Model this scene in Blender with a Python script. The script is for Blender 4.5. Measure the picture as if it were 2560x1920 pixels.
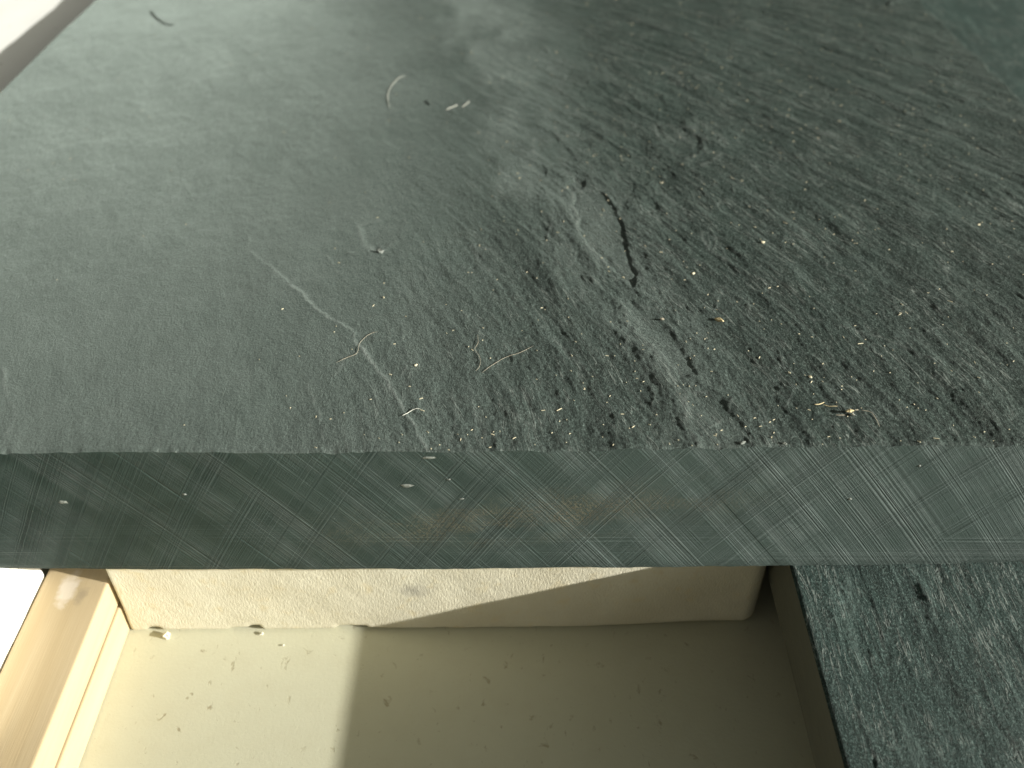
import bpy, math
import numpy as np
from mathutils import Vector, Quaternion

for o in list(bpy.data.objects):
    bpy.data.objects.remove(o, do_unlink=True)
scene = bpy.context.scene
COL = scene.collection
rng = np.random.default_rng(11)

# ------------------------------------------------------------------ camera
cam_d = bpy.data.cameras.new('camera')
cam = bpy.data.objects.new('camera', cam_d)
COL.objects.link(cam)
cam.location = (0, 0, .163)
cam.rotation_mode = 'XYZ'
_fw = Vector((0, math.cos(math.radians(40)), -math.sin(math.radians(40))))
_q = _fw.to_track_quat('-Z', 'Y')
_q = _q @ Quaternion((0, 0, 1), math.radians(-0.40))
cam.rotation_euler = _q.to_euler()
cam_d.sensor_width = 36
cam_d.lens = 36 * 2330 / 2560
cam_d.clip_start = .002
cam_d.clip_end = 500
cam_d.dof.use_dof = True
cam_d.dof.focus_distance = .163
cam_d.dof.aperture_fstop = 18
cam_d.dof.aperture_blades = 6
scene.camera = cam

# ------------------------------------------------------------------ world + sun
SUN_EL, SUN_AZ = math.radians(17.9), math.radians(15)      # azimuth: from +X towards the viewer
to_sun = Vector((math.cos(SUN_AZ) * math.cos(SUN_EL), -math.sin(SUN_AZ) * math.cos(SUN_EL), math.sin(SUN_EL)))
world = bpy.data.worlds.new('World')
scene.world = world
world.use_nodes = True
wn = world.node_tree.nodes; wl = world.node_tree.links
wn.clear()
sky = wn.new('ShaderNodeTexSky')
sky.sky_type = 'NISHITA'
sky.sun_disc = False
sky.sun_elevation = SUN_EL
sky.sun_rotation = math.radians(105)
sky.dust_density = 4.0
sky.air_density = 1.0
hs = wn.new('ShaderNodeHueSaturation')
hs.inputs['Saturation'].default_value = .08
bg = wn.new('ShaderNodeBackground')
bg.inputs['Strength'].default_value = .047
wo = wn.new('ShaderNodeOutputWorld')
wl.new(sky.outputs[0], hs.inputs['Color'])
tint = wn.new('ShaderNodeMix')                 # hazy, slightly warm air
tint.data_type = 'RGBA'; tint.blend_type = 'MULTIPLY'
tint.inputs[0].default_value = 1
tint.inputs[7].default_value = (1, .975, .82, 1)
wl.new(hs.outputs[0], tint.inputs[6])
wl.new(tint.outputs[2], bg.inputs['Color'])
wl.new(bg.outputs[0], wo.inputs['Surface'])
sun_d = bpy.data.lights.new('sun', 'SUN')
sun_d.energy = 5.0
sun_d.angle = math.radians(.8)
sun_d.color = (1, .97, .89)
sun = bpy.data.objects.new('sun', sun_d)
COL.objects.link(sun)
sun.rotation_euler = to_sun.to_track_quat('Z', 'Y').to_euler()
sun.location = to_sun * 2

vs = scene.view_settings
vs.view_transform = 'Standard'
vs.look = 'None'
vs.exposure = .85
vs.gamma = 1
vs.use_curve_mapping = False

# ------------------------------------------------------------------ numeric noise
def vnoise(x, y, seed):
    xi = np.floor(x).astype(np.int64); yi = np.floor(y).astype(np.int64)
    fx = x - xi; fy = y - yi
    fx = fx * fx * fx * (fx * (fx * 6 - 15) + 10); fy = fy * fy * fy * (fy * (fy * 6 - 15) + 10)
    def h(a, b):
        n = (a * 374761393 + b * 668265263 + seed * 974634733) & 0xffffffff
        n = ((n ^ (n >> 13)) * 1274126177) & 0xffffffff
        n = ((n ^ (n >> 16)) * 2246822519) & 0xffffffff
        return ((n ^ (n >> 15)) & 0xffffff) / 8388607.5 - 1
    a = h(xi, yi); b = h(xi + 1, yi); c = h(xi, yi + 1); d = h(xi + 1, yi + 1)
    return (a * (1 - fx) + b * fx) * (1 - fy) + (c * (1 - fx) + d * fx) * fy
def fbm(x, y, seed, octv=4, gain=.5):
    s = 0; a = 1; t = 0
    for k in range(octv):
        s = s + a * vnoise(x * 2**k + 17.3 * k, y * 2**k - 9.1 * k, seed + 31 * k); t += a; a *= gain
    return s / t
def sstep(a, b, x):
    t = np.clip((x - a) / (b - a), 0, 1); return t * t * (3 - 2 * t)
def seg_dist(X, Y, pts):
    """unsigned distance and side (+ = right of travel) to a polyline"""
    best = np.full(X.shape, 1e9); side = np.zeros(X.shape)
    for (x0, y0), (x1, y1) in zip(pts[:-1], pts[1:]):
        dx, dy = x1 - x0, y1 - y0; L2 = dx * dx + dy * dy
        t = np.clip(((X - x0) * dx + (Y - y0) * dy) / L2, 0, 1)
        d = np.hypot(X - x0 - t * dx, Y - y0 - t * dy)
        s = np.sign((Y - y0) * dx - (X - x0) * dy)
        m = d < best
        best = np.where(m, d, best); side = np.where(m, -s, side)
    return best, side
def in_poly(X, Y, pts):
    r = np.zeros(X.shape, bool); n = len(pts)
    for i in range(n):
        x0, y0 = pts[i]; x1, y1 = pts[(i + 1) % n]
        c = ((y0 > Y) != (y1 > Y)) & (X < (x1 - x0) * (Y - y0) / (y1 - y0 + 1e-9) + x0)
        r ^= c
    return r

# ------------------------------------------------------------------ riven slate relief (millimetres, slab coordinates)
RIDGE = [(-49.5, 73.7), (-53.3, 70.3), (-56.1, 65.2), (-55.8, 62), (-53.1, 57.3), (-47, 51.2), (-39.8, 42), (-36.7, 37.4), (-33, 34.6),
         (-29.9, 32.2), (-28.7, 28.5), (-25.1, 22.6), (-21.2, 15.9), (-18.2, 9.7), (-15.8, 4.7), (-13.1, -.6)]
CRESTS = [  # (points, height, width)
    ([(-38.3, 58.1), (-36.3, 52.7), (-32.8, 48.3)], .14, .3),
    ([(57.7, 79.1), (56.7, 70.3), (60.8, 65.2), (63.9, 60.4), (64.8, 51.2), (68.1, 48.3), (72, 42)], .2, .5),
    ([(37.4, 11.7), (36.6, 9.6), (35.7, 7.6), (33, 5.2), (31.6, 4.7)], .25, .35),
    ([(54, 36.1), (58.7, 33.5), (67.7, 28.5), (75, 22)], .12, .4),
    ([(-33.5, 58.5), (-30, 59.5), (-26.5, 60.2), (-25, 65)], .25, .6),
    ([(43.9, 118.7), (47.5, 118.7), (49.6, 112.9), (47.9, 105), (42.8, 100.7)], .3, .9),
    ([(50, 120), (54, 112), (52, 104), (46, 97)], .2, 1.0),
    ([(123.1, 209.5), (131, 216), (140.1, 218.5)], .7, 1.3),
    ([(129.9, 128.6), (138.5, 127.6)], .35, .5),
    ([(-90.5, 21), (-88, 16), (-84, 10), (-83, 4)], .12, .5),
    ([(-36, 17), (-33, 10), (-31, 3)], .10, .35),
    ([(6, 33), (12, 22), (16, 12), (17, 3)], .14, .5),
    ([(-12.5, 46), (-8, 48), (-5, 49)], .16, .4),
    ([(-3, 20), (0, 14), (-1, 9), (3, 6)], .12, .35),
]
RECESS = [  # (polygon, depth, softness)
    ([(14.7, 85), (14.2, 79), (15, 73.7), (14.6, 69), (15, 65.2), (16.8, 60.4), (19, 57.5), (22, 50), (24.5, 45.2), (25.2, 51), (24.4, 60.4),
      (24.4, 70.3), (23.4, 77.3), (21.2, 85)], .75, .5),
    ([(12.5, 88), (15, 92), (17.5, 91), (17, 87), (14, 86)], .8, .6),
    ([(30.2, 83), (30.5, 74), (33, 67), (36.6, 62.5), (37.6, 64), (35, 68), (33, 75), (32.6, 83)], .6, .6),
    ([(26, 62), (26.6, 52), (28.5, 42), (30.2, 41), (28.6, 52), (27.8, 62)], .4, .6),
    ([(-29.6, 60.9), (-28.4, 61.6), (-27.1, 60.6), (-27.6, 59.7), (-29, 59.6)], .9, .35),
    ([(40, 158), (47, 150), (52, 140), (55, 128), (50, 128), (44, 140), (38, 150)], .5, 1.2),
    ([(108, 149), (118, 140.5), (124.5, 132.3), (129, 129), (125, 129), (117, 137), (107, 145)], .6, .9),
    ([(25, 150), (31, 142), (35, 132), (33, 131), (28, 138), (23, 147)], .45, .8),
    ([(60, 185), (72, 172), (80, 160), (76, 158), (66, 170), (56, 182)], .5, 1.4),
    ([(8, 34), (12, 25), (14, 15), (12.6, 15), (9.6, 24), (6.6, 33)], .3, .5),
    ([(22, 33), (22.6, 24), (21.4, 24), (20.6, 32)], .4, .5),
    ([(38, 122), (44, 119), (48, 112), (46, 104), (41, 103), (38, 110)], .60, .8),
    ([(22, 40), (27, 38), (31, 28), (33, 18), (29, 17), (26, 26), (22, 33)], .38, .8),
    ([(30, 14), (36, 12), (39, 3), (38, -3), (31, -3), (29, 6)], .34, .7),
    ([(-33, 70), (-28, 72.5), (-24, 71), (-24.5, 65), (-27, 61), (-31, 62)], .32, .7),
    ([(6, 112), (14, 108), (16, 100), (10, 99), (6, 105)], .45, .9),
    ([(24, 100), (29, 97), (33, 90), (31, 87), (26, 92)], .45, .8),
    ([(41, 66), (45, 63), (49, 54), (47, 52), (42, 59)], .36, .8),
    ([(58, 100), (66, 94), (70, 84), (66, 84), (60, 91)], .42, 1.0),
    ([(-8, 62), (-3, 60), (1, 52), (-1, 50), (-6, 55)], .25, .8),
]
BAND = [(44, 130), (42, 108), (30, 88), (20, 70), (24, 45), (30, 20), (35, -4)]
def flow(X, Y):
    u = X + .25 * Y + .0018 * Y * Y
    wob = fbm(X / 22, Y / 22, 5, 2)
    return u + 2.2 * wob, -Y * 1.0
def roughness_mask(X, Y):
    x0 = -62 + .20 * Y + 10 * fbm(X / 35, Y / 35, 77, 2)
    return sstep(0, 75, X - x0)
def terrace(n, step):
    q = n / step; f = np.floor(q); r = q - f
    return (f + sstep(.30, .70, r)) * step
def slab_relief(X, Y, full=True):
    u, v = flow(X, Y)
    m = roughness_mask(X, Y)
    h = .55 * fbm(X / 55, Y / 60, 3, 3)
    h = h + .10 * fbm(X / 9, Y / 12, 8, 3) + (1 - m) * (.055 * fbm(X / 2.4, Y / 3.2, 21, 3) + .05 * fbm(X / 5.5, Y / 8, 22, 2))
    a = fbm(u / 6.5, v / 24, 40, 4, .55)
    lay = terrace(a + .25 * fbm(X / 3, Y / 4, 43, 3), .16)
    h = h + m * (.20 * lay + .29 * a)
    h = h + (m * .82 + .22) * (.135 * fbm(u / 1.7, v / 5.0, 51, 3, .65) + .085 * fbm(u / .62, v / 1.1, 58, 2, .6))
    n = 1 - np.abs(fbm(u / 4.2, v / 13, 63, 3))
    h = h + m * .07 * np.clip(n - .80, 0, 1) / .2
    bd, _ = seg_dist(X + 4 * fbm(X / 18, Y / 18, 69, 2), Y, BAND)
    bm = np.exp(-(bd / (9 + .05 * Y))**2)
    tn = fbm(X / 6 + Y / 30, Y / 11, 81, 4, .55)
    h = h + bm * (.60 * terrace(tn, .22) - .18 * tn)
    pale = np.zeros(X.shape)
    wx = .55 * fbm(X / 2.2, Y / 2.2, 91, 3); wy = .55 * fbm(X / 2.2, Y / 2.2, 92, 3)
    Xw, Yw = X + wx, Y + wy
    d, s = seg_dist(Xw, Yw, RIDGE)
    fade = sstep(76, 38, Y)
    h = h + fade * (.20 * np.exp(-(d / (.32 + .16 * fbm(X / 5, Y / 5, 99, 2)))**2) * (.8 + .2 * sstep(-.4, .3, fbm(X / 1.5, Y / 1.5, 98, 2))) + np.where(s > 0, .17 * np.exp(-d / 6.), .0) * sstep(0, .6, d))
    pale = np.maximum(pale, fade * .52 * np.exp(-(d / (.20 + .14 * fbm(X / 5, Y / 5, 99, 2)))**2) * (.55 + .45 * sstep(-.35, .35, fbm(X / .9, Y / .9, 97, 2))))  # pale ridge line: worn crest plus sun glints painted in
    for pts, hh, w in CRESTS:
        d, s = seg_dist(Xw, Yw, pts)
        brk = .65 + .35 * sstep(-.3, .3, fbm(X / 1.6, Y / 1.6, 95, 2))
        brk = brk * sstep(-.35, .25, fbm(X / 2.6, Y / 2.6, 96, 3)); h = h + .62 * hh * np.exp(-(d / w)**2) * brk
        pale = np.maximum(pale, .30 * np.exp(-(d / (w * .6))**2) * brk)
    for ri, (pts, dep, soft) in enumerate(RECESS):
        kf, ka, kb = (.46, .6, 1.0) if ri in (0, 1) else (.34, .7, 1.2) if ri >= 11 else (.36, 1.1, 1.5)
        ring, _ = seg_dist(X + 1.0 * wx, Y + 1.0 * wy, pts + pts[:1])
        ins = in_poly(X + 1.0 * wx, Y + 1.0 * wy, pts)
        sd = np.where(ins, ring, -ring)
        h = h - kf * dep * sstep(-soft * ka, soft * kb, sd)
        if ri == 0 or ri >= 11:
            flat = .55 * sstep(0, 1.2, sd); h = h * (1 - flat) + flat * (-kf * dep)
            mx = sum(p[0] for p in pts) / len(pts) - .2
            pale = np.maximum(pale, .30 * np.exp(-((sd + .3) / .35)**2) * sstep(1., -1., X - mx) * (.4 + .6 * sstep(-.3, .3, fbm(X / 1.7, Y / 1.7, 96, 2))))  # left recess walls painted paler, as if catching the sun
    h = h + np.exp(-Y / 2.5) * (.30 * fbm(X / 16, X * 0, 85, 3) + .10 * fbm(X / 2.5, X * 0, 86, 2))
    h = h - .5 * (1 - (X / 140)**2) * np.exp(-Y / 60)          # the slab dips a little in its middle
    return h, pale, m

# ------------------------------------------------------------------ material helpers
class NT:
    def __init__(s, name):
        s.m = bpy.data.materials.new(name); s.m.use_nodes = True
        s.t = s.m.node_tree; s.t.nodes.clear()
        s.out = s.t.nodes.new('ShaderNodeOutputMaterial')
        s.b = s.t.nodes.new('ShaderNodeBsdfPrincipled')
        s.t.links.new(s.b.outputs[0], s.out.inputs['Surface'])
    def n(s, typ, **kw):
        nd = s.t.nodes.new('ShaderNode' + typ)
        for k, v in kw.items():
            if k.startswith('_'): setattr(nd, k[1:], v)
            else:
                key = int(k[1:]) if (k[0] == 'i' and k[1:].isdigit()) else k.replace('__', ' ')
                s.set(nd.inputs[key], v)
        return nd
    def set(s, sock, v):
        if isinstance(v, bpy.types.NodeSocket): s.t.links.new(v, sock)
        elif isinstance(v, bpy.types.Node): s.t.links.new(v.outputs[0], sock)
        else: sock.default_value = v
    def P(s, **kw):
        for k, v in kw.items(): s.set(s.b.inputs[k.replace('__', ' ')], v)
    def mm(s, scale=(1, 1, 1), rot=(0, 0, 0), loc=(0, 0, 0)):
        tc = s.n('TexCoord')
        a = s.n('VectorMath', _operation='SCALE', i0=tc.outputs['Object']); a.inputs['Scale'].default_value = 1000
        return s.n('Mapping', Vector=a, Scale=scale, Rotation=rot, Location=loc)
    def noise(s, vec, scale, detail=4, rough=.55, dist=0, fac=True):
        nd = s.n('TexNoise', Vector=vec, Scale=scale, Detail=detail, Roughness=rough, Distortion=dist)
        return nd.outputs['Fac'] if fac else nd.outputs['Color']
    def noise1(s, w, scale, detail=3, rough=.6):
        nd = s.n('TexNoise', _noise_dimensions='1D', W=w, Scale=scale, Detail=detail, Roughness=rough)
        return nd.outputs['Fac']
    def math(s, op, a, b=0., c=0.):
        nd = s.n('Math', _operation=op); s.set(nd.inputs[0], a); s.set(nd.inputs[1], b); s.set(nd.inputs[2], c)
        return nd.outputs[0]
    def rng(s, v, a, b, c=0., d=1., smooth=False):
        nd = s.n('MapRange', Value=v); nd.clamp = True
        if smooth: nd.interpolation_type = 'SMOOTHSTEP'
        for i, x in zip((1, 2, 3, 4), (a, b, c, d)): s.set(nd.inputs[i], x)
        return nd.outputs[0]
    def mix(s, f, a, b):
        nd = s.n('Mix', _data_type='RGBA')
        s.set(nd.inputs[0], f); s.set(nd.inputs[6], a); s.set(nd.inputs[7], b)
        return nd.outputs[2]
    def bump(s, h, dist, strength=1., nrm=None):
        nd = s.n('Bump', Height=h, Distance=dist, Strength=strength)
        if nrm is not None: s.set(nd.inputs['Normal'], nrm)
        return nd.outputs[0]
    def attr(s, name):
        return s.n('Attribute', _attribute_name=name).outputs['Fac']
def c4(r, g, b): return (r, g, b, 1)

def slate_top_material(name, dust_sheen_colour, green, pale_colour, has_attr=True, rotz=.42):
    k = NT(name)
    g = k.mm((1, .38, 1), (0, 0, rotz))
    iso = k.mm()
    if has_attr:
        rough = k.attr('riven'); pale = k.attr('pale'); dust = k.attr('dust')  # dust mask also carries the painted sheen of the slab's left side
    else:
        rough, pale, dust = 1., 0., 0.
    fine = k.noise(g, 1.9, 5, .68)
    grain = k.noise(k.mm((1, .7, 1), (0, 0, rotz)), 2.7, 4, .75)
    blot = k.noise(g, .11, 4, .6, .6)
    broad = k.noise(iso, .022, 3, .5)
    col = k.mix(k.rng(blot, .35, .68), green, tuple(1.45 * x for x in green[:3]) + (1,))
    # worn lamina edges and streaks along the grain, with raking sun glints painted in
    edge = k.noise(g, .45, 6, .75)
    col = k.mix(k.math('MULTIPLY', k.rng(edge, .54, .72), k.math('MULTIPLY_ADD', rough, .42, .08)), col, pale_colour)
    if has_attr:
        oy = k.n('SeparateXYZ', Vector=iso).outputs[1]
        fv = k.n('CombineXYZ', X=k.attr('flow_u'), Y=k.math('MULTIPLY', oy, .085))
    else:
        fv = k.mm((1, .10, 1), (0, 0, .10))
    st1 = k.noise(fv, .55, 5, .62, .3); st2 = k.noise(fv, 1.7, 3, .6, .3)
    col = k.mix(k.math('MULTIPLY', k.rng(st1, .53, .66), k.math('MULTIPLY', rough, .62)), col, pale_colour)
    col = k.mix(k.math('MULTIPLY', k.rng(st2, .55, .72), k.math('MULTIPLY', rough, .40)), col, pale_colour)
    col = k.mix(k.math('MULTIPLY', k.rng(st1, .46, .30), k.math('MULTIPLY', rough, .45)), col, c4(.016, .026, .020))
    ln = k.math('MULTIPLY', k.rng(k.math('ABSOLUTE', k.math('SUBTRACT', k.noise(fv, .8, 3, .55, .8), .5)), .022, .002), k.rng(k.noise(iso, .12, 3, .6), .43, .57))
    ln = k.math('MULTIPLY', ln, k.math('MULTIPLY_ADD', rough, .8, .05))
    col = k.mix(k.math('MULTIPLY', ln, .9), col, c4(.27, .31, .285))  # bright threads: sun-catching lamina edges painted into the colour
    mic = k.rng(k.noise(g, 2.6, 4, .75), .56, .74)
    col = k.mix(k.math('MULTIPLY', mic, .40), col, pale_colour)
    rust = k.rng(k.noise(iso, .16, 4, .6), .56, .74)
    col = k.mix(k.math('MULTIPLY', rust, .12), col, c4(.060, .056, .038))
    col = k.mix(k.math('MULTIPLY', dust, k.rng(broad, .2, .8, .75, 1.)), col, dust_sheen_colour)
    gr2 = grain
    gs = k.math('MULTIPLY_ADD', rough, .42, .46)
    col = k.mix(k.math('MULTIPLY', k.rng(gr2, .53, .68), gs), col, tuple(1.35 * x for x in pale_colour[:3]) + (1,))  # pale grain crests paint mica glints into the colour
    col = k.mix(k.math('MULTIPLY', k.rng(gr2, .48, .34), gs), col, c4(.010, .015, .012))
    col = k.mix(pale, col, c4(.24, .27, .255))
    spk = k.rng(k.noise(iso, 5.5, 1, .5), .765, .80)
    col = k.mix(k.math('MULTIPLY', spk, .65), col, c4(.42, .42, .34))
    rg = k.math('MULTIPLY_ADD', rough, .24, .42)
    rg = k.math('ADD', rg, k.rng(fine, .3, .7, -.06, .06))
    st = k.math('MULTIPLY_ADD', rough, .65, .30)
    n1 = k.bump(fine, .00042, st)
    n2 = k.bump(k.math('ADD', grain, k.math('MULTIPLY', ln, .5)), .00044, k.math('MULTIPLY_ADD', rough, .45, .45), n1)
    k.P(Base__Color=col, Roughness=rg, Normal=n2, IOR=1.5, Specular__IOR__Level=k.math('MULTIPLY_ADD', rough, -.22, .46))
    if has_attr: k.P(Sheen__Weight=k.math('MULTIPLY', dust, .45), Sheen__Roughness=.42, Sheen__Tint=c4(.84, 1, .95))
    return k.m

M = {}
M['top'] = slate_top_material('riven_slate', c4(.100, .124, .113), c4(.018, .031, .026), c4(.096, .128, .116))
M['tile'] = slate_top_material('riven_slate_green', c4(.1, .1, .1), c4(.014, .031, .027), c4(.090, .134, .122), False, .12)

def sawn_material():
    k = NT('sawn_slate')
    v = k.mm()
    sp = k.n('SeparateXYZ', Vector=v)
    X, Z = sp.outputs[0], sp.outputs[2]
    wob = k.noise(v, .05, 2, .5)
    # the blade marks cross in two families, each in bands
    a = k.math('ADD', k.math('MULTIPLY', X, .814), k.math('MULTIPLY', Z, .581))
    a = k.math('ADD', a, k.math('MULTIPLY', k.math('MULTIPLY', Z, Z), .0012))
    s = k.math('MULTIPLY_ADD', X, -.0045, 1.55)
    b = k.math('SUBTRACT', X, k.math('DIVIDE', Z, s))
    b = k.math('ADD', b, k.math('MULTIPLY', wob, .8))
    fa = k.noise1(a, 2.6, 3, .75); fb = k.noise1(k.math('ADD', b, 300), 2.4, 3, .75)
    ba = k.rng(k.noise1(k.math('ADD', a, 71.3), .16, 2, .5), .38, .58); bb = k.rng(k.noise1(k.math('ADD', b, 511.), .20, 1, .5), .42, .58)
    patch = k.rng(k.noise(v, .07, 3, .6), .30, .65)
    patch2 = k.rng(k.noise(k.mm(loc=(40, 7, 3)), .06, 3, .6), .32, .62)
    ma = k.math('MULTIPLY', ba, patch); mb = k.math('MULTIPLY', bb, patch2)
    ha = k.math('MULTIPLY', k.math('SUBTRACT', fa, .5), k.math('MULTIPLY_ADD', ma, .9, .12))
    hb = k.math('MULTIPLY', k.math('SUBTRACT', fb, .5), k.math('MULTIPLY_ADD', mb, .9, .10))
    # single deep scores
    sc = k.rng(k.noise1(k.math('ADD', a, 900.), .55, 1, .5), .70, .73)
    sc = k.math('MULTIPLY', sc, k.rng(k.noise(k.mm((.6, 1, .6)), .05, 2), .45, .55))
    # drag lines lengthwise
    hz = k.noise1(k.math('ADD', Z, k.math('MULTIPLY', X, .012)), 1.9, 3, .75)
    mh = k.math('MULTIPLY', k.rng(Z, 16., 4.), k.rng(k.noise(k.mm((.02, 1, .12)), 1., 2), .45, .6))
    hh = k.math('MULTIPLY', k.math('SUBTRACT', hz, .5), mh)
    h = k.math('ADD', k.math('ADD', ha, hb), k.math('SUBTRACT', k.math('MULTIPLY', hh, .6), k.math('MULTIPLY', sc, .22)))
    grit = k.noise(v, 3.4, 3, .7)
    # colour
    blot = k.noise(k.mm((.5, 1, 1.4)), .09, 4, .6, .4)
    col = k.mix(k.rng(blot, .3, .7), c4(.013, .027, .022), c4(.028, .047, .040))
    powder_sheen = k.math('ADD', k.math('MULTIPLY', k.rng(fa, .51, .66), ma), k.math('MULTIPLY', k.rng(fb, .50, .66), mb))
    powder_sheen = k.math('MULTIPLY', powder_sheen, k.rng(X, -80., 25., .24, 1.))  # saw powder, ramped left to right to paint in the grazing sheen
    powder_sheen = k.math('ADD', powder_sheen, k.rng(X, -70., 30., 0., .34))  # general pale haze rising to the right, more painted sheen
    powder_sheen = k.math('ADD', powder_sheen, k.math('MULTIPLY', k.rng(hz, .52, .70), k.math('MULTIPLY', mh, .6)))
    col = k.mix(k.math('MULTIPLY', powder_sheen, .70), col, c4(.185, .232, .222))
    dark = k.math('MULTIPLY', k.rng(fa, .45, .32), ma)
    col = k.mix(k.math('MULTIPLY', dark, .45), col, c4(.024, .032, .028))
    # rusty pitted seam through the middle
    ex = k.rng(k.math('ABSOLUTE', k.math('ADD', X, -2.)), 46., 8.)
    ez = k.rng(k.math('ABSOLUTE', k.math('ADD', Z, k.math('MULTIPLY_ADD', X, -.13, -13.))), 8., 1.)
    seam = k.math('MULTIPLY', k.math('MULTIPLY', ex, ez), k.rng(k.noise(k.mm((.45, 1, 1.2)), .13, 4, .65), .42, .56))
    pit = k.rng(k.noise(v, 2.3, 2, .6), .46, .60)
    col = k.mix(k.math('MULTIPLY', seam, k.math('MULTIPLY_ADD', pit, .60, .06)), col, c4(.165, .145, .098))
    spk = k.rng(k.noise(v, 3.6, 1, .5), .775, .80)
    col = k.mix(k.math('MULTIPLY', spk, .7), col, c4(.34, .36, .30))
    col = k.mix(k.attr('chip'), col, c4(.23, .25, .24))
    n1 = k.bump(h, .00068, 1.)
    n2 = k.bump(grit, .00016, k.math('MULTIPLY_ADD', seam, .9, .22), n1)
    rg = k.math('SUBTRACT', .54, k.math('MULTIPLY', powder_sheen, -.12))
    k.P(Base__Color=col, Roughness=rg, Normal=n2, Specular__IOR__Level=.14)
    return k.m
M['sawn'] = sawn_material()

def slate_side_material():
    k = NT('slate_side')
    v = k.mm((.3, .3, 2.))
    col = k.mix(k.noise(v, .5, 4), c4(.065, .072, .056), c4(.120, .122, .094))
    k.P(Base__Color=col, Roughness=.6, Normal=k.bump(k.noise(v, 1.2, 5, .7), .0003, .6))
    return k.m
M['side'] = slate_side_material()

def floor_material():
    k = NT('beige_board')
    v = k.mm()
    big = k.noise(v, .02, 3); mid = k.noise(v, .16, 4, .6)
    col = k.mix(k.rng(big, .3, .7), c4(.512, .508, .378), c4(.550, .546, .420))
    col = k.mix(k.rng(mid, .45, .75, 0, .25), col, c4(.45, .425, .30))
    p1 = k.rng(k.noise(k.mm((1, .7, 1)), .42, 3, .65, .5), .635, .73)
    col = k.mix(k.math('MULTIPLY', p1, .55), col, c4(.22, .17, .085))
    p2 = k.rng(k.noise(k.mm(loc=(31, 5, 0)), 1.1, 2, .6), .70, .77)
    col = k.mix(k.math('MULTIPLY', p2, .38), col, c4(.25, .20, .12))
    h = k.math('ADD', k.noise(v, 1.4, 4, .6), k.math('MULTIPLY', p1, -.9))
    k.P(Base__Color=col, Roughness=.42, Normal=k.bump(h, .00012, .35), Specular__IOR__Level=.4)
    return k.m
M['floor'] = floor_material()

def cream_material():
    k = NT('cream_limestone')
    v = k.mm(); d = k.mm((1.6, 1, .55), (0, .62, 0))
    tool = k.noise(d, 1.7, 5, .62); cr = k.noise(v, 1.7, 5, .68)
    col = k.mix(k.rng(k.noise(v, .07, 4), .3, .7), c4(.600, .565, .435), c4(.670, .645, .520))
    col = k.mix(k.rng(cr, .5, .8, 0, .35), col, c4(.54, .47, .31))
    col = k.mix(k.math('MULTIPLY', k.rng(k.noise(v, .3, 3), .58, .72), .4), col, c4(.62, .52, .30))
    # a grey thumb smudge
    sp = k.n('SeparateXYZ', Vector=v)
    ex = k.math('DIVIDE', k.math('ADD', sp.outputs[0], 19.5), 4.0); ez = k.math('DIVIDE', k.math('ADD', sp.outputs[2], -13.0), 2.6)
    r = k.math('SQRT', k.math('ADD', k.math('MULTIPLY', ex, ex), k.math('MULTIPLY', ez, ez)))
    r = k.math('ADD', r, k.rng(k.noise(v, .5, 4, .7), 0., 1., -.8, .8))
    col = k.mix(k.rng(r, 1.0, 0., 0., .55), col, c4(.22, .215, .20))
    h = k.math('ADD', k.math('MULTIPLY', tool, 1.0), k.math('MULTIPLY', cr, .35))
    k.P(Base__Color=col, Roughness=.85, Normal=k.bump(h, .00036, .5), Specular__IOR__Level=.25)
    return k.m
M['cream'] = cream_material()

def white_material():
    k = NT('white_stone')
    v = k.mm()
    p = k.rng(k.noise(v, .38, 2, .6, .6), .70, .76)
    col = k.mix(k.rng(k.noise(v, .08, 3), .3, .7), c4(.88, .89, .86), c4(.90, .91, .89))
    col = k.mix(k.math('MULTIPLY', p, .7), col, c4(.33, .33, .30))
    h = k.math('ADD', k.noise(v, 1.2, 4), k.math('MULTIPLY', p, -1.2))
    k.P(Base__Color=col, Roughness=.8, Normal=k.bump(h, .0002, .35), Specular__IOR__Level=.3)
    return k.m
M['white'] = white_material()

def wood_material(name, seed, marks):
    k = NT(name)
    g = k.mm((1, .035, 1), (0, 0, .03), (seed, 0, 0)); v = k.mm()
    ring = k.noise(g, .26, 3, .5, .6); fib = k.noise(k.mm((1, .03, 1), loc=(seed, 0, 0)), 3.2, 4, .6)
    col = k.mix(k.rng(ring, .36, .64), c4(.440, .345, .205), c4(.485, .390, .245))
    col = k.mix(k.rng(fib, .4, .8, 0, .14), col, c4(.36, .26, .14))
    if marks:
        sp = k.n('SeparateXYZ', Vector=v)
        ex = k.math('DIVIDE', k.math('ADD', sp.outputs[0], 87.2), 2.1); ey = k.math('DIVIDE', k.math('ADD', sp.outputs[1], -114.3), 4.5)
        r = k.math('SQRT', k.math('ADD', k.math('MULTIPLY', ex, ex), k.math('MULTIPLY', ey, ey)))
        r = k.math('ADD', r, k.rng(k.noise(v, .45, 3), 0, 1, -.7, .7))
        col = k.mix(k.rng(r, 1.1, .5, 0, .6), col, c4(.72, .66, .58))
        ex = k.math('DIVIDE', k.math('ADD', sp.outputs[0], 84.0), 1.3); ey = k.math('DIVIDE', k.math('ADD', sp.outputs[1], -112.8), 2.6)
        r = k.math('SQRT', k.math('ADD', k.math('MULTIPLY', ex, ex), k.math('MULTIPLY', ey, ey)))
        r = k.math('ADD', r, k.rng(k.noise(v, .8, 3), 0, 1, -.8, .8))
        col = k.mix(k.rng(r, 1.0, .3, 0, .5), col, c4(.25, .21, .15))
    k.P(Base__Color=col, Roughness=.85, Normal=k.bump(k.math('ADD', k.math('MULTIPLY', ring, .8), fib), .00012, .3), Specular__IOR__Level=.12)
    return k.m
M['wood_a'] = wood_material('pine_upper', 3., True)
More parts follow.
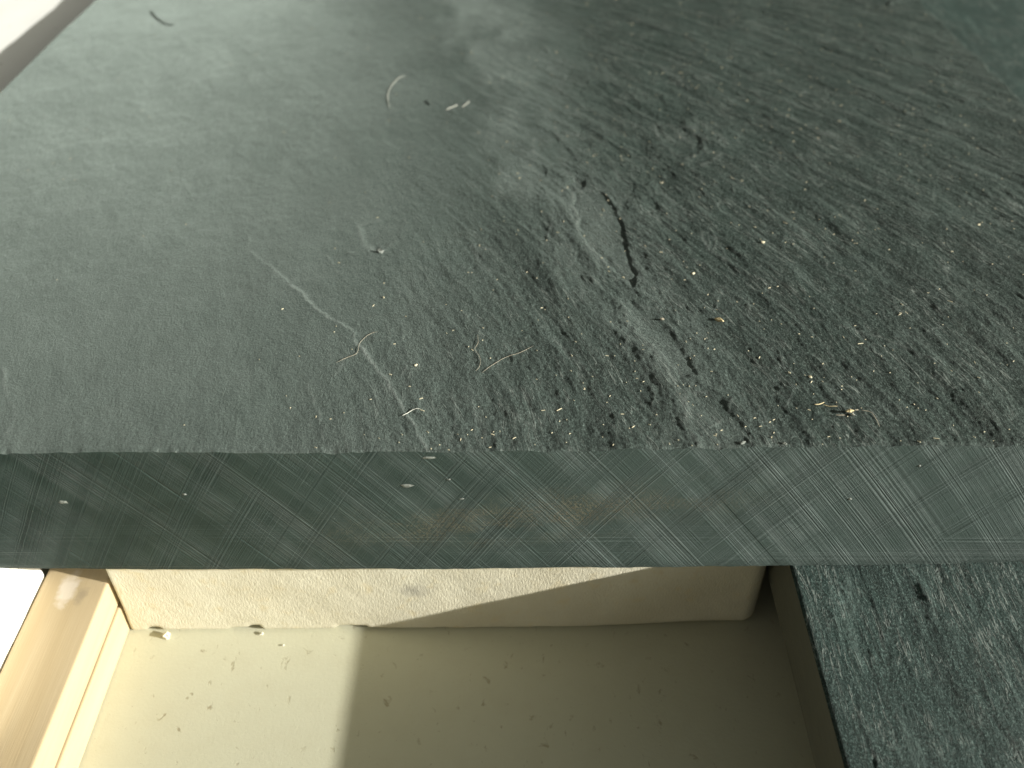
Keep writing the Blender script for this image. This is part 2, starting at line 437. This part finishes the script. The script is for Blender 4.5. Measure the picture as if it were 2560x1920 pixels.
M['wood_b'] = wood_material('pine_lower', 27., False)

def plain(name, col, rough=.7, bump=0., sub=0.):
    k = NT(name); v = k.mm()
    c = k.mix(k.noise(v, 1.6, 3), tuple(.8 * x for x in col) + (1,), tuple(min(1, 1.12 * x) for x in col) + (1,))
    k.P(Base__Color=c, Roughness=rough)
    if bump: k.P(Normal=k.bump(k.noise(v, 2.5, 3), .0002, bump))
    return k.m
M['dust'] = plain('pale_wood_dust', (.72, .66, .47))
M['straw'] = plain('straw', (.62, .52, .30))
M['fibre'] = plain('pale_fibre', (.55, .56, .50))
M['hair'] = plain('dark_hair', (.035, .042, .036))
M['tan_hair'] = plain('tan_fibre', (.40, .36, .28))
M['crumb'] = plain('limestone_crumb', (.76, .73, .60), .9, .8)
M['slate_bit'] = plain('slate_chip', (.20, .22, .20), .7, .8)

# ------------------------------------------------------------------ mesh helpers
def mesh_obj(name, co, faces, mat, parent=None, smooth=True, attrs=None):
    me = bpy.data.meshes.new(name)
    co = np.asarray(co, np.float32); faces = np.asarray(faces, np.int32)
    me.vertices.add(len(co)); me.vertices.foreach_set('co', co.ravel())
    nf, k = faces.shape
    me.loops.add(nf * k); me.loops.foreach_set('vertex_index', faces.ravel())
    me.polygons.add(nf); me.polygons.foreach_set('loop_start', np.arange(0, nf * k, k, dtype=np.int32))
    try: me.polygons.foreach_set('loop_total', np.full(nf, k, np.int32))
    except Exception: pass
    me.update(calc_edges=True); me.validate()
    me.polygons.foreach_set('use_smooth', np.full(len(me.polygons), smooth, bool))
    for n, a in (attrs or {}).items():
        at = me.attributes.new(n, 'FLOAT', 'POINT'); at.data.foreach_set('value', np.asarray(a, np.float32).ravel())
    me.materials.append(mat)
    o = bpy.data.objects.new(name, me); COL.objects.link(o)
    if parent is not None: o.parent = parent
    return o
def grid_faces(nr, nc, flip=False, off=0):
    i = np.arange(nr - 1)[:, None] * nc + np.arange(nc - 1)[None, :]
    q = np.stack([i, i + 1, i + nc + 1, i + nc], -1).reshape(-1, 4) + off
    return q[:, ::-1] if flip else q
def tag(o, label, cat, group=None, kind=None):
    if label: o['label'] = label
    if cat: o['category'] = cat
    if group: o['group'] = group
    if kind: o['kind'] = kind
    return o
def rounded_box(lo, hi, n, radius, disp=None):
    """closed box of six grids (mm), edges rounded by radius (a number or a function of position), optional displacement along the normal"""
    lo = np.array(lo, float); hi = np.array(hi, float)
    V = []; Fs = []; off = 0
    def ax(a, b, m, r):
        t = np.linspace(0, 1, m); base = a + (b - a) * t
        ex = np.concatenate([a + r * np.array([.15, .4, .7, 1.05]), b - r * np.array([.15, .4, .7, 1.05])])
        return np.unique(np.concatenate([base, ex]))
    rr = radius if not callable(radius) else 2.
    A = [ax(lo[i], hi[i], n[i], rr) for i in range(3)]
    for d in range(3):
        e, f = [(1, 2), (2, 0), (0, 1)][d]
        for side in (0, 1):
            g1, g2 = np.meshgrid(A[e], A[f])
            p = np.zeros(g1.shape + (3,)); p[..., e] = g1; p[..., f] = g2; p[..., d] = (lo, hi)[side][d]
            V.append(p.reshape(-1, 3)); Fs.append(grid_faces(*g1.shape, flip=(side == 0), off=off)); off += g1.size
    V = np.concatenate(V); Fs = np.concatenate(Fs)
    key = np.round(V * 1000).astype(np.int64)
    _, idx, inv = np.unique(key, axis=0, return_index=True, return_inverse=True)
    V = V[idx]; Fs = inv.reshape(-1)[Fs]
    r = radius(V)[:, None] if callable(radius) else radius
    inner = np.minimum(np.maximum(V, lo + r), hi - r)
    d = V - inner; L = np.linalg.norm(d, axis=1, keepdims=True); L[L == 0] = 1
    nrm = d / L
    P = inner + nrm * r
    if disp is not None: P = P + nrm * disp(P, nrm)[:, None]
    return P, Fs

# ------------------------------------------------------------------ setting
g = 2000
xs = np.linspace(-g, g, 41); X, Y = np.meshgrid(xs, xs)
fl = mesh_obj('ground', np.stack([X.ravel(), Y.ravel(), 0 * X.ravel()], 1) / 1000, grid_faces(41, 41), M['floor'])
tag(fl, None, None, kind='structure')

# ------------------------------------------------------------------ main slate slab
SX0, SX1, Y0, YB, ZB, ZT = -143.5, 139.5, 108., 390., 29., 59.
root = bpy.data.objects.new('slate_slab', None); COL.objects.link(root)
root.location = (0, Y0 / 1000, ZB / 1000); root.empty_display_size = .02
tag(root, 'thick dark grey-green slate slab, riven on top, saw-marked front edge facing the camera', 'slab')
cx = np.linspace(SX0, SX1, 1180)
cy = [0.]
while cy[-1] < YB - Y0:
    cy.append(cy[-1] + .22 + .0034 * cy[-1])
cy = np.array(cy); cy *= (YB - Y0) / cy[-1]
X, Y = np.meshgrid(cx, cy)
H, pale, riven = slab_relief(X, Y)
# many short lamina edges following the cleavage
def lamina(H, pale, n, seed):
    r = np.random.default_rng(seed)
    for _ in range(n):
        y = 215 * r.uniform()**1.5; x = r.uniform(-60 + .2 * y, 138)
        L = r.uniform(1.5, 4.5) * (1 + .35 * r.exponential()) * (1 + y / 150); kx = .25 + .0036 * y + r.normal(0, .35)
        if float(roughness_mask(np.array([x]), np.array([y]))[0]) < r.uniform(.15, .6): continue
        if r.uniform() < .07: kx += r.choice([-2.0, 1.8])
        q = [(x, y)]; ns = 5; cur = r.normal(0, .12)
        for k in range(ns):
            dx, dy = kx, -1.; m = math.hypot(dx, dy); px, py = q[-1]
            q.append((px + dx / m * L / ns, py + dy / m * L / ns)); kx += cur + r.normal(0, .22)
        q = np.array(q); pad = 1.6
        i0, i1 = np.searchsorted(cy, [q[:, 1].min() - pad, q[:, 1].max() + pad]); j0, j1 = np.searchsorted(cx, [q[:, 0].min() - pad, q[:, 0].max() + pad])
        if i1 - i0 < 3 or j1 - j0 < 3: continue
        Xs, Ys = X[i0:i1, j0:j1], Y[i0:i1, j0:j1]
        wx = .35 * fbm(Xs / 1.2, Ys / 1.2, 700, 2)
        d, sd = seg_dist(Xs + wx, Ys + wx, [tuple(p) for p in q])
        w = r.uniform(.14, .24) * (1 + y / 160); a = r.uniform(.02, .07) * (1 + y / 200)
        taper = sstep(0, 1.2, np.minimum(np.hypot(Xs - q[0, 0], Ys - q[0, 1]), np.hypot(Xs - q[-1, 0], Ys - q[-1, 1])))
        step = (.8 * a * np.exp(-d / 1.0) * np.where(sd > 0, 1, 0)) if r.uniform() < .6 else 0
        H[i0:i1, j0:j1] += (a * np.exp(-(d / w)**2) + step) * taper
        pale[i0:i1, j0:j1] = np.maximum(pale[i0:i1, j0:j1], r.uniform(.04, .22) * np.exp(-(d / (w * .8))**2) * taper)  # pale highlights painted along the lamina edges
lamina(H, pale, 520, 71)
for _ in range(15):                          # nicked front arris
    nx = rng.uniform(-95, 95); nw = rng.uniform(.4, 1.6); nd = rng.uniform(.1, .32)
    H -= nd * np.exp(-np.abs((X - nx + .3 * fbm(X / .8, Y / .8, 800, 2)) / nw)**3 - (Y / (.5 + nw * .4))**2)
# crumbled arrises: left, right
edge = np.minimum(X - SX0, SX1 - X)
H = H - .9 * np.exp(-(edge / .7)**2)
H = H - .30 * np.exp(-(Y / .35)**2) * (.4 + .6 * np.clip(fbm(X / 3, Y * 0, 14, 3) + .3, 0, 1))
dx0 = -66 - .16 * Y + 10 * fbm(X / 35, Y / 35, 77, 2)
dust = (1 - sstep(-14, 118, X - dx0)) * .95 * (.94 + .12 * fbm(X / 6, Y / 9, 68, 3))  # paler to the left: dust film plus glare and sheen painted as colour
bd, _ = seg_dist(X + 3 * fbm(X / 18, Y / 18, 69, 2), Y, [(-10, 216), (-6, 182), (1, 124), (5, 96), (14, 70), (24, 40), (30, 15), (33, -4)])
dust = np.clip(np.maximum(dust, .46 * np.exp(-(bd / (9 + .07 * Y))**2) * (.85 + .5 * fbm(X / 5, Y / 11, 67, 3))), 0, 1)  # centre band: pale bluish smear with its sheen painted in as colour
flow_u, _v = flow(X, Y)
co = np.stack([X, Y, (ZT - ZB) + H], -1).reshape(-1, 3) / 1000
mesh_obj('riven_top', co, grid_faces(*X.shape), M['top'], root, attrs={'riven': riven, 'pale': pale, 'dust': dust, 'flow_u': flow_u})
# sawn front face: shares the top outline, ragged lower arris
nz = 26
cxf = cx
tz = np.linspace(0, 1, nz)
topz = (ZT - ZB) + H[0]
botz = 1.1 * (cxf / 100)**2 - .5 + .25 * fbm(cxf / 14, cxf * 0, 31, 3) - .30 * np.clip(fbm(cxf / 4, cxf * 0, 33, 3), 0, 1)
botz = np.clip(botz, -.9, 1.6)
Xf = np.tile(cxf, (nz, 1)); Zf = botz[None] + (topz - botz)[None] * tz[:, None]
Yf = .10 * fbm(Xf / 20, Zf / 10, 35, 2)
Yf *= np.sin(np.pi * tz)[:, None]
Yf[0] += .25
chip = np.zeros(Xf.shape)
mesh_obj('sawn_front', np.stack([Xf, Yf, Zf], -1).reshape(-1, 3) / 1000, grid_faces(*Xf.shape), M['sawn'], root, attrs={'chip': chip})
# the hidden body: left, right, back, bottom
bl, br = (ZT - ZB) + H[:, 0], (ZT - ZB) + H[:, -1]
def strip(name, xa, top, flip):
    n = len(cy); a = np.stack([np.full(n, xa), cy, np.where(cy < 30, 1. * (1 - cy / 30) + .2, .2)], 1); b = np.stack([np.full(n, xa), cy, top], 1)
    a[0, 2] = botz[0] if xa < 0 else botz[-1]
    return mesh_obj(name, np.concatenate([a, b]) / 1000, grid_faces(2, n, flip), M['side'], root)
strip('side_face', SX0, bl, True); strip('side_face', SX1, br, False)
n = len(cx)
a = np.stack([cx, np.full(n, YB - Y0), np.full(n, .2)], 1); b = np.stack([cx, np.full(n, YB - Y0), (ZT - ZB) + H[-1]], 1)
mesh_obj('back_face', np.concatenate([a, b]) / 1000, grid_faces(2, n, True), M['side'], root)
yy = np.array([.25, 30., YB - Y0]); Xb, Yb = np.meshgrid(cx, yy)
Zb = np.full(Xb.shape, .2); Zb[0] = botz
mesh_obj('underside', np.stack([Xb, Yb, Zb], -1).reshape(-1, 3) / 1000, grid_faces(*Xb.shape, flip=True), M['side'], root)
# pale mineral flecks and plucked spots on the sawn face
def fleck(x, z, w, h, seed, mat):
    r = np.random.default_rng(seed); n = 9
    an = np.linspace(0, 2 * np.pi, n, endpoint=False); rad = r.uniform(.55, 1, n)
    out = np.stack([x + w * rad * np.cos(an), np.full(n, -.02), z + h * rad * np.sin(an)], 1)
    inn = np.stack([x + .5 * w * rad * np.cos(an), np.full(n, -.14), z + .5 * h * rad * np.sin(an)], 1)
    co = np.concatenate([out, inn, [[x, -.16, z]]]); F = []
    for i in range(n):
        j = (i + 1) % n; F += [[i, j, n + j], [i, n + j, n + i], [n + i, n + j, 2 * n]]
    return mesh_obj('mineral_fleck', co / 1000, F, mat, root)
for i, (x, z, w, h) in enumerate([(-13.6, 27.9, 1.4, .35), (-17.6, 21.5, 1.3, .55), (-8.6, 18.2, .55, .25), (-55, 19.8, .5, .25), (-75.9, 18.1, 1.1, .55), (-10.6, 22.9, .45, .2),
                                  (57., 17.5, .5, .4), (66.6, 25.3, .35, .3)]):
    fleck(x, z, w, h, 50 + i, M['slate_bit'])

# ------------------------------------------------------------------ slate tiles on the right
TX0, TX1, TY0, TY1, TZ0, TZ1 = 49.9, 420., -20., 700., 14.2, 28.0
tile = bpy.data.objects.new('slate_tile', None); COL.objects.link(tile); tile.location = (TX0 / 1000, .07, TZ0 / 1000); tile.empty_display_size = .02
tag(tile, 'dark green slate tile at lower right, running under the big slab', 'tile')
tile.rotation_euler.z = math.radians(-1.0)
txs = np.concatenate([np.linspace(0, 75, 300), np.linspace(76, TX1 - TX0, 120)])
tys = np.concatenate([np.linspace(TY0 - 70, -8, 30)[:-1], np.linspace(-8, 50, 230), np.linspace(52, TY1 - 70, 100)])
X, Y = np.meshgrid(txs, tys)
def tile_relief(X, Y):
    u = X + .12 * Y + 1.2 * fbm(X / 14, Y / 14, 205, 2); v = -Y
    a = fbm(u / 4.2, v / 19, 210, 4, .58)
    h = .09 * terrace(a, .16) + .14 * a + .07 * fbm(u / 1.3, v / 4.5, 214, 3, .6) + .05 * fbm(u / .5, v / 1.2, 219, 2)
    n = 1 - np.abs(fbm(u / 5, v / 18, 222, 3)); h = h + .10 * np.clip(n - .82, 0, 1) / .18
    for (x, y, rx, ry, d) in ((21., 28.5, .9, 4.6, .9), (22.2, 31.5, .7, 1.2, .8), (4.2, 1.2, .5, 3.4, .9), (5.0, 12., .4, 3., .4), (34., 15., .8, 4., .5), (12., 20., .6, 3., .4)):
        w = .5 * fbm(X / 2, Y / 2, 230, 2)
        h = h - .24 * d * np.exp(-(((X - x + 1.4 * w) / rx)**2 + ((Y - y) / ry)**2))
    h = h + .5 * np.exp(-(((X - 22.6) / .8)**2 + ((Y - 33) / 2.6)**2))
    return h * sstep(-.5, 6, X) - .3 * np.exp(-(X / .4)**2)
Ht = tile_relief(X, Y)
Ht = np.minimum(Ht, .45 + 0 * X) - .15
pl = np.zeros(X.shape)
mesh_obj('riven_top', np.stack([X, Y, (TZ1 - TZ0) + Ht], -1).reshape(-1, 3) / 1000, grid_faces(*X.shape), M['tile'], tile)
n = len(tys); nzs = 6
S = np.zeros((nzs, n, 3)); S[..., 1] = tys
for i, t in enumerate(np.linspace(0, 1, nzs)):
    S[i, :, 2] = t * ((TZ1 - TZ0) + Ht[:, 0]); S[i, :, 0] = .12 * fbm(tys / 6, tys * 0 + t * 2, 240, 2) * math.sin(math.pi * t)
mesh_obj('sawn_side', S.reshape(-1, 3) / 1000, grid_faces(nzs, n, True), M['side'], tile)
P, Fc = rounded_box((.3, TY0 - 69.5, 0), (TX1 - TX0, TY1 - 70.5, TZ1 - TZ0 - 1.6), (6, 6, 3), .3)
mesh_obj('core', P / 1000, Fc, M['side'], tile, smooth=False)
P, Fc = rounded_box((TX0 + 6.5, TY0 + 4, .02), (TX1 - 4, TY1 - 4, TZ0 - .03), (30, 40, 8), .5, lambda p, q: .15 * fbm(p[:, 0] / 6 + p[:, 1] / 7, p[:, 2] / 4, 250, 2))
tag(mesh_obj('slate_tile', P / 1000, Fc, M['side']), 'dark slate tile hidden in shadow beneath the green slate tile at lower right', 'tile')

# ------------------------------------------------------------------ cream block
BX0, BX1, BY0, BY1, BZ1 = -79.2, 50.0, 115.3, 178., 28.3
CHIPS = [(-74.2, 1.4, .9), (-56.5, 2.2, .7), (-53.4, 1.3, 1.1), (-34.6, 2.0, .9), (-31.5, 1.3, .8), (-15, 1.2, .3), (6, 2, .3), (20, 1.5, .35)]
def cream_r(p):
    return .9 + 2.4 * sstep(5, 46, p[:, 0])
def cream_d(p, q):
    d = .16 * fbm(p[:, 0] / 12 + p[:, 1] / 15, p[:, 2] / 9, 301, 3) + .035 * fbm((p[:, 0] + .7 * p[:, 2]) / 1.6 + p[:, 1] / 2, (p[:, 2] - .7 * p[:, 0]) / 4., 305, 4, .6)
    for x, w, a in CHIPS:
        d = d - a * 1.2 * np.exp(-((p[:, 0] - x) / w)**4 - (np.maximum(p[:, 2], 0) / (a + .3))**2) * (p[:, 1] < BY0 + 4)
    return d
P, Fc = rounded_box((BX0, BY0, .15), (BX1, BY1, BZ1), (380, 30, 90), cream_r, cream_d)
P[:, 2] = np.clip(P[:, 2], .05, 28.4)
tag(mesh_obj('limestone_block', P / 1000, Fc, M['cream']), 'cream limestone block under the slate slab, half in shadow, with a grey smudge', 'block')

# ------------------------------------------------------------------ white blocks
P, Fc = rounded_box((-116, 82, .1), (-93.25, 118.9, 30.5), (40, 60, 40), 1.6, lambda p, q: .18 * fbm(p[:, 1] / 8 + p[:, 0] / 9, p[:, 2] / 7, 320, 3))
tag(mesh_obj('limestone_block', P / 1000, Fc, M['white']), 'bright white stone block left of the wooden laths', 'block')
P, Fc = rounded_box((-520, 160, .1), (-146, 760, 51), (80, 80, 12), 1.5, lambda p, q: .15 * fbm(p[:, 0] / 9, p[:, 1] / 9 + p[:, 2] / 7, 330, 3))
tag(mesh_obj('limestone_block', P / 1000, Fc, M['white']), 'glaring white block beyond the slate slab in the top left corner', 'block')

# ------------------------------------------------------------------ laths
def lath(z0, z1, x0, x1, y0, y1, mat, seed, r):
    P, Fc = rounded_box((x0, y0, z0), (x1, y1, z1), (18, 160, 10), r, lambda p, q: .10 * fbm(p[:, 1] / 25, p[:, 0] / 4 + p[:, 2] / 4, seed, 3) - .05)
    return mesh_obj('wooden_lath', P / 1000, Fc, mat)
tag(lath(7.95, 15.5, -92.9, -79.75, 0, 230, M['wood_a'], 340, .55), 'pale pine lath, upper of the two stacked at lower left, with paint smear', 'lath', 'stacked pine laths')
tag(lath(.1, 7.6, -92.6, -79.5, -6, 228, M['wood_b'], 345, .6), 'pale pine lath, lower of the two stacked at lower left, on the beige board', 'lath', 'stacked pine laths')

# ------------------------------------------------------------------ loose bits
def top_z(x, y):
    """height of the slab's top (mm above the board) at slab coordinates"""
    j = np.clip(np.searchsorted(cx, x), 0, len(cx) - 1); i = np.clip(np.searchsorted(cy, y), 0, len(cy) - 1)
    return ZT + H[i, j]
def tube(name, pts, r, mat, label, cat, group=None, lift=.05, taper=True, sag=0.):
    pts = np.array(pts, float)
    # Catmull-Rom through the points
    q = np.concatenate([[2 * pts[0] - pts[1]], pts, [2 * pts[-1] - pts[-2]]]); out = []
    for i in range(1, len(q) - 2):
        for t in np.linspace(0, 1, 7, endpoint=False):
            p0, p1, p2, p3 = q[i - 1], q[i], q[i + 1], q[i + 2]
            out.append(.5 * ((2 * p1) + (p2 - p0) * t + (2 * p0 - 5 * p1 + 4 * p2 - p3) * t * t + (3 * p1 - p0 - 3 * p2 + p3) * t**3))
    out.append(pts[-1]); c = np.array(out)
    z = top_z(c[:, 0], c[:, 1]); z = np.maximum(z, np.convolve(np.pad(z, 3, 'edge'), np.ones(7) / 7, 'valid')) + r + lift
    c3 = np.stack([c[:, 0], c[:, 1] + Y0, z], 1); n = len(c3); k = 5
    T = np.gradient(c3, axis=0); T /= np.linalg.norm(T, axis=1, keepdims=True)
    S = np.cross(T, [0, 0, 1.]); S /= np.linalg.norm(S, axis=1, keepdims=True); N = np.cross(S, T)
    rad = r * (np.minimum(1, .35 + 6 * np.minimum(np.linspace(0, 1, n), np.linspace(1, 0, n))) if taper else np.ones(n))
    an = np.linspace(0, 2 * np.pi, k, endpoint=False)
    V = c3[:, None] + rad[:, None, None] * (np.cos(an)[None, :, None] * S[:, None] + np.sin(an)[None, :, None] * N[:, None])
    base = c3[0].copy(); base[2] -= r
    V = V.reshape(-1, 3) - base; F = []
    for i in range(n - 1):
        for j in range(k):
            F.append([i * k + j, i * k + (j + 1) % k, (i + 1) * k + (j + 1) % k, (i + 1) * k + j])
    o = mesh_obj(name, V / 1000, F, mat); o.location = base / 1000
    return tag(o, label, cat, group)
FG = 'fibres and hairs on the slate'
tube('dark_hair', [(-119.7, 211.5), (-116.6, 205.6), (-111.2, 198), (-107.9, 196.6)], .15, M['hair'], 'short dark curled hair near the far left edge of the slab', 'hair', FG)
tube('pale_fibre', [(-32.2, 131.1), (-33.5, 138), (-33.5, 144.6), (-31.9, 151.7), (-29.8, 153.2)], .065, M['fibre'], 'pale hooked fibre lying on the slab left of the two short splinters', 'fibre', FG)
tube('pale_splinter', [(-17.1, 130.6), (-15.5, 132.3), (-14.1, 133.7)], .09, M['fibre'], 'left one of two short pale splinters side by side on the slab', 'splinter', FG)
tube('pale_splinter', [(-12.9, 132.4), (-12, 134.4), (-11.1, 136.9)], .085, M['fibre'], 'right one of two short pale splinters side by side on the slab', 'splinter', FG)
tube('dark_splinter', [(-22.9, 136.4), (-22.3, 135), (-21.6, 133.2)], .14, M['hair'], 'small dark splinter beside the two pale splinters', 'splinter', FG)
tube('pale_fibre', [(-25, 31.6), (-26.7, 30.4), (-27.9, 27.9), (-28, 25), (-29.5, 23.8), (-31.4, 22.3)], .032, M['tan_hair'], 'thin looped fibre crossing the long raised ridge mid way', 'fibre', FG, .1)
tube('pale_fibre', [(-6.3, 30.4), (-6.2, 27.9), (-6.7, 26.1), (-5.8, 23.8), (-5.7, 21.5), (-6.4, 19.8)], .032, M['tan_hair'], 'thin wavy fibre in the middle of the slab running towards the front', 'fibre', FG, .1)
tube('pale_fibre', [(4, 27.1), (1.4, 25.2), (-1.4, 23.8), (-3.6, 21.5), (-5.3, 19.5)], .032, M['tan_hair'], 'long thin slanting fibre right of the wavy fibre', 'fibre', FG, .1)
tube('pale_fibre', [(-18.4, 8.1), (-17.8, 8.6), (-16.8, 9.7), (-15.5, 9.9)], .07, M['fibre'], 'short fibre crossing the ridge near the front edge', 'fibre', FG, .1)
tube('straw_piece', [(50.8, 9.5), (51.7, 9.7), (52.7, 10.3)], .085, M['straw'], 'short pale straw touching another straw near the front right edge', 'straw', FG, .15)
tube('straw_piece', [(52.3, 9.7), (53.3, 9.2), (54.6, 9.1)], .06, M['straw'], 'thinner pale straw left of the yellow husk', 'straw', FG, .2)
tube('pale_fibre', [(58.3, 8.1), (59.7, 7.7), (60.1, 6.2), (60.2, 4.2)], .05, M['tan_hair'], 'thin brown fibre trailing right of the yellow husk', 'fibre', FG, .1)
# a small husk: bowl, stalk and frayed tail
hk = bpy.data.objects.new('seed_husk', None); COL.objects.link(hk); hk.empty_display_size = .003
hk.location = (.0561, (Y0 + 7.6) / 1000, (top_z(56.1, 7.6)) / 1000)
tag(hk, 'small yellowish seed husk lying near the front right edge of the slab', 'husk')
def blob(name, c, rad, seed, mat, parent=None, n=8):
    r = np.random.default_rng(seed); V = []; F = []
    for i in range(5):
        ph = math.pi * i / 4
        for j in range(n):
            t = 2 * math.pi * j / n; s = r.uniform(.55, 1.15)
            V.append([c[0] + rad[0] * s * math.sin(ph) * math.cos(t), c[1] + rad[1] * s * math.sin(ph) * math.sin(t), c[2] + rad[2] * s * math.cos(ph)])
    for i in range(4):
        for j in range(n):
            F.append([i * n + j, (i + 1) * n + j, (i + 1) * n + (j + 1) % n, i * n + (j + 1) % n])
    return mesh_obj(name, np.array(V) / 1000, F, mat, parent, smooth=False)
blob('bowl', (0, 0, .45), (.75, .34, .32), 4, M['straw'], hk)
blob('stalk', (-1.6, -.8, .25), (.9, .10, .09), 5, M['tan_hair'], hk, 6)
blob('tail', (.5, -.7, .22), (.22, .5, .12), 6, M['fibre'], hk, 6)
blob('tip', (1.3, .3, .4), (.5, .1, .1), 7, M['tan_hair'], hk, 6)
# individually visible crumbs and chips on the slab
BITS = [(37.1, .9, .6, 'slate_bit', 'pale slate flake stuck on the front edge, left of the other'), (43.8, .5, .5, 'slate_bit', 'pale slate flake stuck on the front edge, right of the other'),
        (39.2, 34.2, .75, 'straw', 'tan elongated crumb standing proud right of centre'), (52, 17, .5, 'dust', 'cream wood crumb above the yellow husk, larger one'),
        (48.7, 18.3, .35, 'dust', 'small upright cream wood crumb left of the larger one'), (36.8, 50.5, .5, 'dust', 'cream crumb right of the long crevice'),
        (28.4, 34.8, .55, 'tan_hair', 'tan crumb in front of the recessed flake'), (53.3, 62, .55, 'dust', 'cream crumb far right of the recessed flake'),
        (22.6, 49.8, .4, 'dust', 'cream crumb at the tail of the recessed flake'), (-25, 42.7, .35, 'dust', 'lone cream crumb above the long ridge'),
        (-17.1, 21.7, .4, 'dust', 'cream crumb between the ridge and the wavy fibre'), (101.5, 68.6, .5, 'dust', 'cream crumb near the right side of the picture'),
        (-27.4, 59.3, 1.0, 'slate_bit', 'pale chip beside the small black hole')]
for i, (x, y, s, mt, lab) in enumerate(BITS):
    o = blob('crumb', (0, 0, s * .3), (s * (1.0 if i != 2 else 1.4), s * .55, s * .45), 400 + i, M[mt])
    o.location = (x / 1000, (Y0 + y) / 1000, top_z(x, y) / 1000); o.rotation_euler.z = rng.uniform(-.9, .9) if i != 2 else -.5
    tag(o, lab, 'crumb', 'crumbs on the slate slab')
# wood dust and tiny slivers: nobody could count them
N = 850
V = []; F = []
k = 0
while k < N:
    x = rng.uniform(-140, 138); y = 230 * rng.uniform(0, 1)**1.6 + .4
    mk = float(roughness_mask(np.array([x]), np.array([y]))[0])
    if rng.uniform() > .06 + .94 * mk: continue
    L = .07 + .11 * rng.exponential(.9); L = min(L, .6); w = rng.uniform(.04, .075); hgt = rng.uniform(.02, .05)
    th = rng.normal(.1, .7) if rng.uniform() < .6 else rng.uniform(0, math.pi)
    z = float(top_z(x, y)) + .03
    c, s = math.cos(th), math.sin(th); b = len(V); tilt = rng.uniform(-.1, .25) * L
    for sx in (-1, 1):
        for sy in (-1, 1):
            for sz in (0, 1):
                lx, ly = sx * L * (1 if sz == 0 else .8), sy * w * (1 if sz == 0 else .6)
                V.append([x + lx * c - ly * s, Y0 + y + lx * s + ly * c, z + sz * hgt * 2 + (tilt if sx > 0 else 0)])
    for q in ((0, 1, 3, 2), (4, 6, 7, 5), (0, 4, 5, 1), (2, 3, 7, 6), (1, 5, 7, 3), (0, 2, 6, 4)): F.append([b + i for i in q])
    k += 1
tag(mesh_obj('wood_dust', np.array(V) / 1000, F, M['dust'], smooth=False), 'pale wood dust and tiny slivers scattered over the slate slab', 'dust', kind='stuff')
# limestone crumbs at the block's foot
for i, (x, y, s, lab) in enumerate([(-71.4, 113.9, 1.15, 'cream limestone crumb on the board at the foot of the block, largest one'), (-52.0, 114.4, .5, 'white limestone crumb under the chipped edge of the cream block'),
                       (-47, 111.6, .28, 'tiny pale grain on the sunlit board in front of the cream block')]):
    o = blob('limestone_crumb', (0, 0, s * .45), (s, s * .8, s * .6), 500 + i, M['crumb'], n=9)
    o.location = (x / 1000, y / 1000, .0001); tag(o, lab, 'crumb', 'limestone crumbs on the board')
